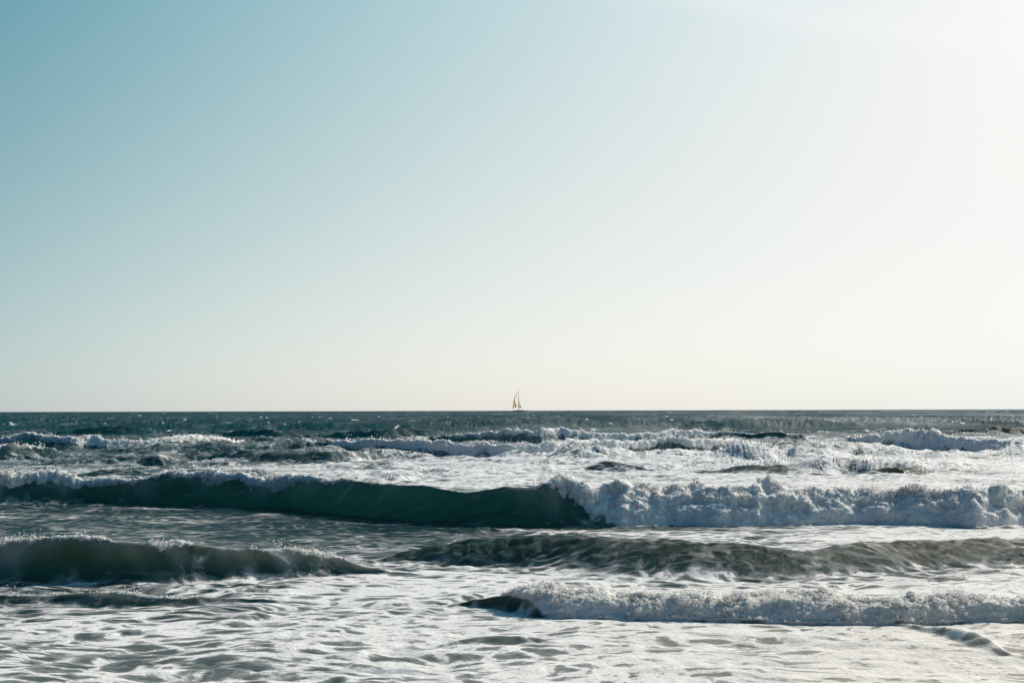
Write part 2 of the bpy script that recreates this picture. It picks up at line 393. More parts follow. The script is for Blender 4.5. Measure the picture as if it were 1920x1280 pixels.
# ------------------------------------------------------------------ the waves
# knots: photograph x, row of the crest, row of the toe, foam cover of the face (0..1)
# k = face width / height, wb = length of the back in heights, lean = forward lean,
# back = metres of froth behind the crest, amt = strength of the froth lumps
WAVES = [
    dict(key='w1', k=1.2, wb=8, lean=.15, back=1.2, lump=.95, silt=.45,
         label='low rough whitewater bore nearest the shore, right half of the foreground',
         knots=[(820, 1140, 1141, 0), (870, 1128, 1136, 0), (930, 1121, 1146, .05), (985, 1114, 1152, .25), (1020, 1116, 1156, .9),
                (1080, 1126, 1160, 1), (1200, 1130, 1162, 1), (1300, 1127, 1162, 1), (1350, 1133, 1163, 1),
                (1440, 1129, 1168, 1), (1560, 1136, 1170, 1), (1640, 1143, 1170, 1), (1700, 1140, 1168, 1),
                (1800, 1139, 1166, 1), (1920, 1136, 1163, 1), (2300, 1138, 1164, 1), (2500, 1150, 1160, 1)]),
    dict(key='w2', vmin=.30, k=1.25, wb=4, lean=.45, back=.35, lump=.55, silt=.55,
         label='dark curling wave at the left, just about to break, flecks of foam along its lip',
         knots=[(-700, 1040, 1080, .1), (-100, 1026, 1085, .1), (0, 1019, 1088, .12), (60, 1014, 1092, .12), (130, 1010, 1097, .12), (165, 1013, 1099, .17), (205, 1014, 1099, .17), (235, 1015, 1100, .03),
                (285, 1018, 1098, .04), (305, 1018, 1098, .17), (350, 1019, 1096, .18), (380, 1020, 1095, .03), (430, 1024, 1092, .03), (460, 1025, 1091, .03), (480, 1025, 1089, .12), (500, 1025, 1088, .03), (550, 1026, 1085, .1), (600, 1032, 1081, .15), (640, 1042, 1078, .1), (680, 1060, 1076, .05), (730, 1072, 1074, 0)]),
    dict(key='w3', k=3.6, wb=5, lean=.15, back=.0, lump=0, silt=.5,
         label='smooth dark unbroken swell rising behind the low foreground bore, centre to right',
         knots=[(700, 1052, 1053, 0), (780, 1028, 1052, 0), (850, 1014, 1060, 0), (900, 1009, 1064, 0), (1000, 1003, 1070, 0), (1070, 998, 1076, .06),
                (1110, 1000, 1080, .05), (1200, 1008, 1086, 0), (1300, 1020, 1090, 0), (1400, 1028, 1090, 0), (1500, 1033, 1086, 0),
                (1560, 1022, 1082, 0), (1620, 1017, 1078, 0), (1700, 1018, 1072, 0), (1780, 1012, 1066, 0), (1850, 1006, 1062, 0), (1920, 1013, 1060, 0),
                (2100, 1020, 1058, 0), (2400, 1036, 1050, 0)]),
    dict(key='w4', vmin=.05, k=1.05, wb=4, lean=.28, back=.9, lump=1.0, silt=.12,
         label='tallest breaker, dark green hollow face and a thick roll of whitewater at right',
         knots=[(-700, 905, 950, .3), (-100, 900, 948, .3), (0, 897, 948, .25), (50, 891, 946, .3), (100, 899, 946, .3), (150, 908, 944, .28), (200, 909, 944, .18),
                (260, 902, 948, .12), (330, 894, 949, .13), (400, 898, 950, .2), (470, 905, 953, .25), (540, 906, 956, .2), (600, 903, 962, .15),
                (660, 900, 969, .1), (720, 904, 976, .09), (800, 911, 983, .03), (880, 921, 987, 0), (960, 917, 988.5, 0), (1020, 908, 988.5, .1),
                (1050, 906, 988, .22), (1090, 908, 987.5, .42), (1130, 910, 987, .7), (1180, 914, 986, .9), (1250, 920, 985.5, 1), (1300, 923, 986, 1), (1400, 922, 987, 1),
                (1450, 914, 987, 1), (1490, 926, 985, 1), (1540, 922, 983, 1), (1600, 918, 982, 1), (1680, 922, 984, 1), (1760, 920, 986, 1),
                (1820, 918, 990, 1), (1870, 926, 987, 1), (1920, 924, 984, 1), (2300, 928, 980, 1), (2500, 940, 970, .8)]),
    dict(key='w5', fs=.92, k=3.5, wb=3, lean=.1, back=0, lump=0, silt=.75,
         label='small green unbroken hump of water in the foam field at right',
         knots=[(1290, 884, 885, 0), (1340, 875, 887, 0), (1400, 866, 889, 0), (1460, 865, 890, 0), (1520, 874, 888, 0), (1580, 878, 887, 0), (1640, 872, 889, 0),
                (1700, 874, 889, 0), (1770, 878, 888, 0), (1840, 886, 887, 0)]),
    dict(key='w5b', fs=.6, k=3.5, wb=3, lean=.1, back=0, lump=0, silt=.3,
         label='tiny dark hump of water alone in the white foam field right of centre',
         knots=[(1090, 877, 878, 0), (1130, 868, 879, 0), (1160, 866, 880, 0), (1200, 873, 879, 0), (1240, 879, 880, 0)]),
    dict(key='w8', fs=.8, k=3.5, wb=3, lean=.1, back=0, lump=0, silt=.1,
         label='long low dark ridge of water behind the left crest of the tallest breaker',
         knots=[(90, 894, 895, 0), (150, 887, 894, 0), (200, 879, 893, 0), (240, 879, 892, 0), (300, 886, 891, 0), (340, 890, 891, 0)]),
    dict(key='w8b', fs=.8, k=3.5, wb=3, lean=.1, back=0, lump=0, silt=.25,
         label='smooth teal swell with a thin foam edge before the far left breaker',
         knots=[(330, 865, 866, 0), (400, 851, 866, 0), (470, 852, 868, 0), (560, 848, 870, .05), (620, 845, 871, .05), (680, 846, 866, 0), (730, 858, 860, 0)]),
    dict(key='w6e', k=1.5, wb=3, lean=.2, back=.3, lump=.5, silt=.1,
         label='short low wave with a thin foam lip at the far left edge of the sea',
         knots=[(-700, 845, 865, .2), (-50, 839, 863, .2), (0, 838, 863, .2), (50, 838, 862, .2), (100, 842, 860, .15), (160, 845, 858, .05), (230, 853, 855, 0)]),
    dict(key='w6a', k=1.0, wb=3, lean=.3, back=1.0, lump=.75, silt=.1,
         label='far breaker at the left with a ragged white crest over dark blue water',
         knots=[(-700, 820, 838, .5), (-50, 822, 838, .6), (0, 821, 838, .6), (40, 818, 839, .4), (62, 813, 840, .3), (90, 818, 841, .55), (130, 822, 842, .6), (172, 817, 841, .6),
                (200, 822, 841, .6), (250, 826, 840, .6), (300, 825, 839, .6), (340, 819, 838, .5), (385, 817, 836, .35), (430, 824, 834, .2), (480, 829, 831, .1), (520, 831, 832, 0)]),
    dict(key='w6b', k=1.0, wb=2.5, lean=.3, back=1.2, lump=.75, silt=.1,
         label='long far breaker across the centre, front white line of the two',
         knots=[(540, 835, 836, .2), (600, 829, 838, .5), (650, 826, 843, .6), (700, 825, 848, .6), (760, 829, 850, .65), (830, 830, 852, .65), (900, 832, 853, .65), (960, 832, 855, .65),
                (1040, 831, 854, .6), (1100, 829, 851, .55), (1180, 827, 848, .5), (1240, 823, 846, .45), (1290, 821, 846, .4), (1340, 823, 844, .4), (1400, 827, 840, .4), (1450, 833, 836, .3), (1480, 835, 836, .2)]),
    dict(key='w6c', k=1.0, wb=2.5, lean=.3, back=1.0, lump=.75, silt=.1,
         label='far breaker beyond the central white line, its highest foam peak under the sailing boat',
         knots=[(780, 825, 826, .1), (850, 817, 829, .2), (900, 812, 831, .25), (940, 808, 832, .3), (990, 809, 832, .3), (1020, 808, 832, .45), (1042, 802, 831, .6), (1070, 808, 831, .65),
                (1120, 812, 830, .6), (1180, 813, 829, .6), (1230, 810, 828, .55), (1260, 806, 827, .5), (1300, 808, 826, .5), (1340, 813, 825, .4), (1400, 816, 825, .15), (1450, 812, 826, .12),
                (1475, 814, 826, .2), (1510, 822, 825, .1), (1540, 824, 825, 0)]),
    dict(key='w6d', k=1.1, wb=2.5, lean=.3, back=1.2, lump=.75, silt=.1,
         label='far breaker near the right edge with a grey violet foam face',
         knots=[(1570, 824, 826, .3), (1620, 814, 833, .7), (1660, 811, 838, .8), (1700, 810, 842, .85), (1750, 811, 844, .9), (1775, 817, 845, .9), (1820, 824, 847, .9), (1870, 828, 848, .9),
                (1920, 830, 848, .9), (2300, 826, 846, .8), (2500, 835, 842, .5)]),
    dict(key='w7a', k=2.6, wb=3, lean=.1, back=0, lump=0, silt=.0,
         label='dark smooth offshore swell rearing up left of the sailing boat',
         knots=[(560, 818, 819, 0), (640, 808, 822, 0), (690, 803, 824, 0), (740, 801, 824, 0), (800, 803, 823, 0), (860, 810, 821, 0), (940, 817, 818, 0)]),
    dict(key='w7b', k=2.6, wb=3, lean=.1, back=0, lump=0, silt=.8,
         label='green translucent offshore swell rearing up at the right edge of the sea',
         knots=[(1720, 812, 813, 0), (1780, 803, 814, 0), (1830, 796, 815, .03), (1880, 796, 815, 0), (1920, 797, 814, 0), (2200, 800, 812, 0), (2400, 808, 811, 0)]),
    dict(key='w7c', k=2.6, wb=3, lean=.1, back=0, lump=0, silt=.0,
         label='low dark offshore swell behind the far left breaker',
         knots=[(80, 811, 812, 0), (170, 803, 815, 0), (230, 802, 815, 0), (290, 803, 814, 0), (360, 809, 811, 0)]),
    dict(key='w7d', k=2.6, wb=3, lean=.1, back=0, lump=0, silt=.0,
         label='low dark offshore swell left of centre, between the two far left crests',
         knots=[(420, 818, 819, 0), (480, 806, 819, 0), (530, 804, 820, 0), (570, 807, 819, 0), (630, 816, 817, 0)]),
    dict(key='w9', fs=.7, k=2.4, wb=5, lean=.2, back=.1, lump=.3, silt=.3,
         label='thin broken wavelet line in front of the dark curling wave at left',
         knots=[(-500, 1120, 1135, .1), (0, 1114, 1134, .1), (50, 1117, 1132, .1), (110, 1116, 1132, .1), (180, 1109, 1137, .1), (230, 1108, 1139, .15), (270, 1116, 1136, .25),
                (330, 1123, 1136, .15), (400, 1118, 1130, .08), (480, 1122, 1130, 0), (560, 1127, 1128, 0)]),
    dict(key='w10', fs=.5, k=3.5, wb=4, lean=.15, back=0, lump=0, silt=.5,
         label='small oblique ripple ridge in the white foam at the lower right corner',
         knots=[(1640, 1166, 1167, 0), (1700, 1167, 1178, 0), (1760, 1175, 1196, 0), (1800, 1183, 1214, 0), (1840, 1200, 1224, 0), (1880, 1220, 1230, 0), (1930, 1238, 1239, 0)]),
    dict(key='w11', fs=.55, k=3.5, wb=4, lean=.15, back=0, lump=0, silt=.3,
         label='small dark ripple ridge in the foam below the left end of the shore bore',
         knots=[(840, 1203, 1204, 0), (870, 1196, 1207, 0), (920, 1190, 1208, 0), (970, 1190, 1207, 0), (1010, 1197, 1205, 0), (1050, 1203, 1204, 0)]),
    dict(key='w12', fs=.6, k=3.5, wb=4, lean=.15, back=0, lump=0, silt=.2,
         label='dark pointed ripple ridge in the foam at the lower left',
         knots=[(190, 1248, 1249, 0), (230, 1240, 1249, 0), (275, 1231, 1249, 0), (290, 1236, 1246, 0), (310, 1243, 1244, 0)]),
]

# coverage of lying foam over the flat water: rows of the photograph x columns
COV_PX = [-600, 0, 300, 600, 960, 1300, 1600, 1920, 2500]
COV = [
    (768, [0, 0, 0, 0, 0, 0, 0, 0, 0]),
    (806, [.0, .0, .0, .0, .0, .0, .05, .05, .05]),
    (826, [.1, .1, .15, .2, .3, .3, .55, .6, .6]),
    (850, [.2, .22, .25, .35, .72, .72, .88, .9, .9]),
    (880, [.38, .38, .40, .65, .76, .78, .80, .85, .9]),
    (908, [.4, .40, .40, .75, .75, .80, .85, .9, .9]),
    (940, [.2, .2, .15, .1, .1, .3, .6, .7, .7]),
    (985, [.15, .15, .15, .10, .05, .30, .65, .85, .8]),
    (1006, [.18, .18, .2, .22, .3, .65, .9, .95, .9]),
    (1040, [.3, .3, .3, .5, .42, .45, .6, .7, .7]),
    (1085, [.25, .25, .35, .6, .7, .5, .6, .7, .7]),
    (1110, [.4, .4, .5, .8, .75, .85, .85, .88, .8]),
    (1150, [.52, .52, .55, .64, .64, .76, .85, .9, .9]),
    (1200, [.60, .60, .58, .70, .74, .9, .95, .95, 1]),
    (1280, [.55, .55, .60, .76, .84, .9, .95, .95, 1]),
    (1500, [.6, .6, .7, .8, .9, .95, 1.0, 1.0, 1]),
]

# ------------------------------------------------------------------ sea sheet
NC_IN, NC_OUT, NR = 1180, 50, 1030
u = np.concatenate([np.linspace(-0.66, -0.432, NC_OUT, endpoint=False),
                    np.linspace(-0.43, 0.43, NC_IN),
                    np.linspace(0.432, 0.66, NC_OUT + 1)[1:]])
NC = len(u)
upx = 960 + u * FPX

for w in WAVES:
    kn = np.array(w['knots'], float)
    px = kn[:, 0]
    cr = level(px, kn[:, 1]); bs = level(px, kn[:, 2])
    tb, tcr = tan_dip(bs), tan_dip(cr)
    db = EYE / tb
    k = w['k']
    A = np.maximum((EYE - tcr * db) / (1 + tcr * k), 0.0)
    # smooth interpolation in x
    fine_px = np.linspace(px[0], px[-1], 1600)
    step = fine_px[1] - fine_px[0]
    sig = 9.0 / step
    r = int(3 * sig) + 1
    g = np.exp(-0.5 * (np.arange(-r, r + 1) / sig) ** 2); g /= g.sum()

    def sm(v):
        f = np.interp(fine_px, px, v)
        f = np.convolve(np.pad(f, r, mode='edge'), g, mode='valid')
        return np.interp(upx, fine_px, f)
    w['db'] = sm(db); w['A'] = sm(A); w['tf'] = sm(kn[:, 3])
    inside = (upx > px[0]) & (upx < px[-1])
    w['A'] = np.where(inside, w['A'], 0.0)
    w['tf'] = np.where(inside, w['tf'], 0.0)
    # crests are never ruler-straight
    dm = float(np.median(w['db']))
    x_ = u * dm
    jit = np.clip(w['tf'] * 3, 0.12, 1)
    w['A'] *= 1 + (0.06 + 0.12 * jit) * perlin(x_ * 0.9, x_ * 0 + 3.3, 5) + (0.10 * perlin(x_ * 3.1, x_ * 0 + 1.3, 6) + 0.07 * perlin(x_ * 8.0, x_ * 0 + 4.3, 7)) * np.clip(w['tf'] * 3, 0.1, 1)
    w['db'] += (0.10 + 0.2 * jit) * w['A'] * perlin(x_ * 0.8, x_ * 0 + 9.3, 8) + 0.05 * jit * w['A'] * perlin(x_ * 4.1, x_ * 0 + 2.3, 9)
    if w['key'] != 'w1':
        w['A'] = np.maximum(w['A'] - (0.085 if dm < 40 else 0.10) * sstep(0.05, 0.8, w['tf']) * (w['A'] > 0), 0.35 * w['A'])
    w['dc'] = w['db'] + k * (1 + (0.35 if w['key'] != 'w1' else 0.8) * sstep(0.3, 0.95, w['tf'])) * w['A']
    if w['key'].startswith('w6'): w['tf'] = w['tf'] * np.clip(0.85 + 0.3 * perlin(x_ * 0.35, x_ * 0 + 5.5, 12), 0.6, 1.1)

# rows: dense where a wave face stands, sparse far out
ds = np.concatenate([np.linspace(6, 11, 20, endpoint=False), np.geomspace(11, 40000, 2600)])
delta = np.maximum(0.022, ds ** 2 / 6000.0 * 1.15)
delta = np.where(ds > 60, delta * 0.5, delta)
delta = np.where(ds > 1500, ds * 0.16, delta)
delta = np.where(ds < 11, 0.15, delta)
rho = np.repeat((1.0 / delta)[:, None], NC, axis=1)
for w in WAVES:
    dm = float(np.median(w['db']))
    fine_d = (0.016 if w['tf'].max() > 0.5 else 0.03) * max(0.8, dm / 26.0)
    d_ = ds[:, None]
    m_ = (sstep(w['db'] - 0.5, w['db'] - 0.1, d_) * (1 - sstep(w['dc'] + 0.2, w['dc'] + 0.9, d_))) * np.clip(w['A'] * 12, 0, 1)
    rho += m_ / fine_d
gk = np.exp(-0.5 * (np.arange(-36, 37) / 14.0) ** 2); gk /= gk.sum()
csum = sum(gk[q_] * np.pad(rho, ((0, 0), (36, 36)), mode='edge')[:, q_:q_ + NC] for q_ in range(73))
rho = csum
cum = np.concatenate([np.zeros((1, NC)), np.cumsum(0.5 * (rho[1:] + rho[:-1]) * np.diff(ds)[:, None], axis=0)], axis=0)
D = np.empty((NR, NC))
for c in range(NC):
    D[:, c] = np.interp(np.linspace(0, cum[-1, c], NR), cum[:, c], ds)
print("rows wanted", cum[-1].min(), cum[-1].max())
U = np.repeat(u[None, :], NR, axis=0)
X = U * D
Y = D.copy()
Z = np.zeros_like(D)
ZW = np.zeros_like(D)
DY = np.zeros_like(D)
FACE = np.zeros_like(D)      # where the unbroken wall of a wave stands
THICK = np.zeros_like(D)
LUMP = np.zeros_like(D)
VEIL_GLARE = np.zeros_like(D)
BULK = np.zeros_like(D)
LUMPC = np.zeros_like(D)
SILT = np.zeros_like(D)
REG = np.full(D.shape, -1, dtype=np.int32)
REGV = np.full(D.shape, 0.10)
n1 = fbm(X * 1.6, Y * 1.6, 4, 21)
n2 = fbm(X * 5.0, Y * 5.0, 3, 22)
n3 = fbm(X * 0.45, Y * 0.45, 3, 23)
n1s = fbm(X * 0.5, Y * 2.6, 4, 25, 0.6)
n1v = fbm(X * 1.3 + Y * 0.5, Y * 0.6, 4, 24)

for i, w in enumerate(WAVES):
    A, dbb, dcc, tf = w['A'][None, :], w['db'][None, :], w['dc'][None, :], w['tf'][None, :]
    Aw = np.maximum(A, 1e-4)
    s = (D - dbb) / np.maximum(dcc - dbb, 1e-4)
    sc = np.clip(s, 0, 1)
    f_sm = np.sin(sc * math.pi / 2) ** 2
    f_sm = np.where(tf < 0.9, f_sm, f_sm)
    f_br = (1 - (1 - sc) ** 2.3) * sstep(0, 0.05, sc)
    tfs = sstep(0.35, 0.95, tf)
    front = f_sm * (1 - tfs) + f_br * tfs
    q = np.clip((D - dcc) / (w['wb'] * Aw), 0, None)
    backp = np.exp(-(0.35 + 0.75 * (1 - tfs)) * q - 1.2 * q * q)
    f = np.where(s < 1, front, backp)
    f = np.where(A > 1e-3, f, 0)
    ZW += A * f
    lean = w['lean'] * (1 - 0.8 * sstep(0.05, 0.35, tf)) * A * np.clip(f, 0, 1) ** 3 * np.where(s < 1, 1, np.exp(-2.5 * q))
    DY -= lean
    sj = s + 0.22 * n1s
    face = sstep(0.05, 0.55, sj) * (1 - sstep(1.0, 1.0 + 0.35 * (1 + n1), sj)) * np.clip(A / 0.06, 0, 1)
    FACE = np.maximum(FACE, w.get('fs', 1.0) * face * (1 - np.clip(tf * 0.5, 0, 1)))
    SILT = np.maximum(SILT, w['silt'] * sstep(0.15, 0.8, f) * np.clip(A / 0.05, 0, 1))
    if w['tf'].max() > 0.02:
        lo = 1 - tf
        fr = sstep(-0.16, 0.12, s - lo + (0.22 * n1 + 0.12 * n2) * (1 - 0.8 * tfs) + 0.22 * tfs) * (s > -0.1)
        fr = np.where(s < 1, fr, 0)
        bkl = w['back'] * (0.35 + 0.65 * np.clip(tf, 0, 1)) + 1e-3
        bk = np.where(s >= 1, 1 - sstep(0.25, 1.0, (D - dcc) / bkl + 0.35 * n1 + 0.2 * n2), 0)
        t = np.maximum(fr, bk) * np.clip(tf / 0.18, 0, 1) * (A > 0.02)
        THICK = np.maximum(THICK, t)
        crestw = np.exp(-((s - 1.05) / 0.26) ** 2)
        if w['key'] == 'w1':
            crestw = 0.45 + 0.9 * sstep(0.1, 0.6, s + 0.3 * n1)
        LUMPC = np.maximum(LUMPC, np.clip(crestw + 0.12, 0, 1) * t)
        LUMP = np.maximum(LUMP, t * w['lump'] * (np.where(s > 1.3, 0.35 + 0.65 * np.exp(-(D - dcc) / 1.1), 1) if w['key'] == 'w1' else 1))
        BULK = np.maximum(BULK, t * tfs * w['lump'] * np.clip(s * 2.5, 0, 1) * A)
        vm = np.maximum(tf, w.get('vmin', 0.0) * (A > .05) * np.clip(0.8 + 0.9 * n3, 0, 1.5))
        vl = sstep(-0.50, 0.25, s - (1 - np.maximum(vm, tf)) + 0.25 * n1v) * (1 - sstep(1.0, 1.15, s)) * np.clip(vm / 0.2, 0, 1) * 0.48 * (0.6 + 0.9 * n1v)
        VEIL_GLARE = np.maximum(VEIL_GLARE, np.where(A > .02, vl, 0))
        rv = np.maximum(np.where(A > 0.01, f * (s > 0), 0), t * 0.6)
    else:
        rv = np.where(A > 0.01, f * (s > 0), 0)
    rv = np.where(s > 1, np.where(f > 0.45, rv, np.minimum(rv, t * 0.6 if w['tf'].max() > 0.02 else 0)), rv)
    up = rv > REGV
    REG[up] = i
    REGV[up] = rv[up]
    w['s'] = None

# wind and shore waves: a spectrum of Gerstner waves, dropped where the sheet is too coarse
DL = np.gradient(D, axis=0)
DLc = np.maximum(DL, D * 0.0007)
NW = 84
lam = np.concatenate([np.geomspace(0.2, 14.0, NW - 16), np.geomspace(16, 110, 16)])
rng.shuffle(lam)
env_near = 1 - sstep(20, 75, D)
gust = np.clip(0.85 + 0.8 * fbm(X * 0.16, Y * 0.2, 2, 31) + 1.0 * fbm(X * 0.5, Y * 0.7, 3, 33), 0.12, 1.9)
GX = np.zeros_like(D); GY = np.zeros_like(D); GZ = np.zeros_like(D)
calm = (1 - 0.75 * np.clip(THICK * 1.2, 0, 1)) * (1 + 0.15 * np.clip(FACE, 0, 1) * (D > 20))
for L in lam:
    spread = 0.75 if L < 2 else 0.42
    th = rng.normal(0, spread)
    dx, dy = math.sin(th), math.cos(th)
    kk = 2 * math.pi / L
    a_near = 0.0050 * L ** 0.5 if L < 0.9 else 0.0048 * (0.9 / L) ** 0.25
    a_far = 0.0078 * L ** 0.95 if L < 14 else 0.10 * (L / 14) ** 0.25
    a = (a_near * env_near * (0.62 + 0.38 * sstep(14, 22, D)) * (1 - 0.3 * sstep(0.0, 0.15, U) * (1 - sstep(15, 20, D))) + a_far * (1 - env_near) * (1 - 0.6 * sstep(90, 170, D)))
    if L > 14: a = a_far * sstep(90, 260, D) * np.ones_like(D)
    a = a * (sstep(4.0, 9.0, L / DLc) if L < 14 else sstep(3.5, 7.0, L / DLc))
    ph = kk * (dx * X + dy * Y) + rng.uniform(0, 6.283) + 1.2 * n3
    cs = np.cos(ph)
    GZ += a * cs
    sn = np.sin(ph) * a * 0.8
    GX += sn * dx
    GY += sn * dy
Z = GZ * gust * calm + ZW
SHARP = GZ / 0.05
X2 = X + GX * gust * calm
Y2 = Y + GY * gust * calm + DY

# curvature of the earth
Z -= D ** 2 / (2 * 6371000.0)

# normals of the sheet for the froth lumps
def sheet_normals(X, Y, Z):
    def grad(a):
        return np.gradient(a, axis=0), np.gradient(a, axis=1)
    xr, xc = grad(X); yr, yc = grad(Y); zr, zc = grad(Z)
    nx = yc * zr - zc * yr; ny = zc * xr - xc * zr; nz = xc * yr - yc * xr
    L = np.sqrt(nx * nx + ny * ny + nz * nz) + 1e-12
    sg = np.where(nz < 0, -1, 1)
    return nx / L * sg, ny / L * sg, nz / L * sg

nx, ny, nz = sheet_normals(X2, Y2, Z)
bulk = BULK * (0.24 * fbm(X * 0.9, Y * 0.9 + Z, 2, 61) + 0.22 * fbm(X * 2.4, Y * 1.8 + Z * 1.8, 3, 62))
Y2 -= 0.8 * bulk; Z += 0.45 * bulk
idx = np.where(LUMP > 0.02)
px_, py_ = X2[idx], Y2[idx] * 0.75 + Z[idx] * 1.15
dd_ = D[idx]
scl = np.clip(dd_ / 26.0, 0.75, 1.5)
wx = px_ + 0.12 * fbm(px_ * 4, py_ * 4, 2, 41); wy = py_ + 0.12 * fbm(px_ * 4, py_ * 4, 2, 42)
CR_ = np.clip(LUMPC[idx], 0, 1)
hgt = CR_ * (0.050 * bubbles(wx / (0.42 * scl), wy / (0.34 * scl), 1) + 0.055 * bubbles(wx / (0.19 * scl), wy / (0.16 * scl), 2)
       + 0.030 * bubbles(wx / (0.09 * scl), wy / (0.08 * scl), 3) + 0.03) * scl + (0.06 * fbm(px_ / 0.55, py_ / 0.5, 4, 43, 0.55)) * scl
hgt = hgt * np.clip(LUMP[idx], 0, 1.2) * np.where(dd_ < 17, 0.75, 1.0)
X2[idx] += nx[idx] * hgt; Y2[idx] += ny[idx] * hgt * 0.9; Z[idx] += np.maximum(nz[idx], 0.35) * hgt

# lying foam
PYf = np.arctan(EYE / D)
PYp = 640 + FPX * np.tan(PYf + PITCH)
cov_rows = np.array([r[0] for r in COV], float)
cov_tab = np.array([r[1] for r in COV], float)
PXp = 960 + U * FPX
ci = np.clip(np.interp(PXp, COV_PX, np.arange(len(COV_PX))), 0, len(COV_PX) - 1.001)
ri = np.clip(np.interp(PYp, cov_rows, np.arange(len(cov_rows))), 0, len(cov_rows) - 1.001)
c0, r0 = ci.astype(int), ri.astype(int)
fc, fr_ = ci - c0, ri - r0
FOAM = (cov_tab[r0, c0] * (1 - fc) + cov_tab[r0, c0 + 1] * fc) * (1 - fr_) + (cov_tab[r0 + 1, c0] * (1 - fc) + cov_tab[r0 + 1, c0 + 1] * fc) * fr_
FOAM = FOAM + 0.16 * n3 * (FOAM > 0.12)
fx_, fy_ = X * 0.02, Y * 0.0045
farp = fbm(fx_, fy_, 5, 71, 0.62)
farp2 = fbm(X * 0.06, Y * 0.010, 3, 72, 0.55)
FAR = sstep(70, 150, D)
FAR_GLARE = FAR * np.clip(0.10 + 0.28 * farp + 0.22 * farp2, 0, 0.5) * (0.03 + 1.0 * sstep(-0.25, 0.45, U))  # pale glare and wave-facet brightness painted on the far sea, stronger sunward
FOAM *= 1 - 0.70 * np.clip(FACE * (1 + 0.7 * n1), 0, 1)
# little dark faces of the ripples carry less foam than their backs
slope_y = np.gradient(Z, axis=0) / np.maximum(np.gradient(Y2, axis=0), 1e-3)
FOAM -= 0.13 * np.clip(slope_y, 0, 0.7) * (1 - THICK) * (D < 90)
# whitecaps far out
caps = sstep(0.60, 0.72, fbm(X * 0.35, Y * 0.06, 4, 57)) * sstep(75, 130, D) * (1 - sstep(1200, 2500, D))
FOAM = np.clip(FOAM + 0.9 * caps, 0, 1.1)
SILT = np.clip(SILT + (1 - sstep(13, 19, D)) * (0.12 + 0.45 * sstep(-0.1, 0.3, U)) + 0.16 * (1 - sstep(20, 60, D)) + 0.25 * sstep(0.0, 0.4, U) * (1 - sstep(30, 300, D)), 0, 1)

ROUGH = 0.20 + 0.20 * sstep(25, 160, D)
STRK = sstep(0.12, 0.8, fbm(X2 * 0.9, (Y2 + 1.2 * Z) * 3.6, 5, 81, 0.62)) * np.clip(FACE, 0, 1) * 0.34
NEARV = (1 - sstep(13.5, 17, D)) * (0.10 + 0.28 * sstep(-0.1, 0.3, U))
VEIL_GLARE = np.clip(np.maximum(np.maximum(np.maximum(VEIL_GLARE, FAR_GLARE), STRK), NEARV), 0, 0.5)  # foam veil and face streaks, joined with the painted far-sea glare
verts = np.stack([X2, Y2, Z], axis=-1).reshape(-1, 3)
rr, cc = np.meshgrid(np.arange(NR - 1), np.arange(NC - 1), indexing='ij')
a_ = (rr * NC + cc).ravel()
quads = np.stack([a_, a_ + 1, a_ + NC + 1, a_ + NC], axis=1)
freg = REG[:-1, :-1].ravel()
fthk = THICK[:-1, :-1].ravel() > 0.5


def keep_largest(mask):
    """drop the small islands of a face mask (rows x columns)"""
    todo = set(np.flatnonzero(mask).tolist())
    ncol = NC - 1
    comps = []
    while todo:
        st = todo.pop(); comp = [st]; k_ = 0
        while k_ < len(comp):
            a0 = comp[k_]; k_ += 1
            for nb_ in (a0 + 1, a0 - 1, a0 + ncol, a0 - ncol):
                if nb_ in todo:
                    todo.remove(nb_); comp.append(nb_)
        comps.append(comp)
    comps.sort(key=len)
    return [c_ for comp in comps[:-1] for c_ in comp]


for i in range(len(WAVES)):
    isl = keep_largest(freg == i)
    if isl: freg[np.array(isl)] = -1
    isl = keep_largest((freg == i) & fthk)
    if isl: fthk[np.array(isl)] = False
    isl = keep_largest((freg == i) & ~fthk)
    if isl and (fthk & (freg == i)).any(): fthk[np.array(isl)] = True


def submesh(name, sel, parent=None):
    q = quads[sel]
    used = np.zeros(NR * NC, dtype=bool)
    used[q.ravel()] = True
    remap = np.cumsum(used) - 1
    o = mesh_obj(name, verts[used], remap[q], MAT_SEA, parent)
    set_attr(o.data, "foam", FOAM.ravel()[used])
    set_attr(o.data, "thick", THICK.ravel()[used])
    set_attr(o.data, "silt", SILT.ravel()[used])
    set_attr(o.data, "veil_glare", VEIL_GLARE.ravel()[used])
    set_attr(o.data, "rough", ROUGH.ravel()[used])
    return o


tag(submesh("sea", freg < 0), kind='structure', label='open sea with streaky foam between the breakers')

# froth clumps and droplets ------------------------------------------------
def ico(sub):
    bm = bmesh.new()
    bmesh.ops.create_icosphere(bm, subdivisions=sub, radius=1.0)
    v = np.array([list(p.co) for p in bm.verts]); f = np.array([[q.index for q in p.verts] for p in bm.faces])
    bm.free()
    return v, f

ICO1, ICO2 = ico(1), ico(2)


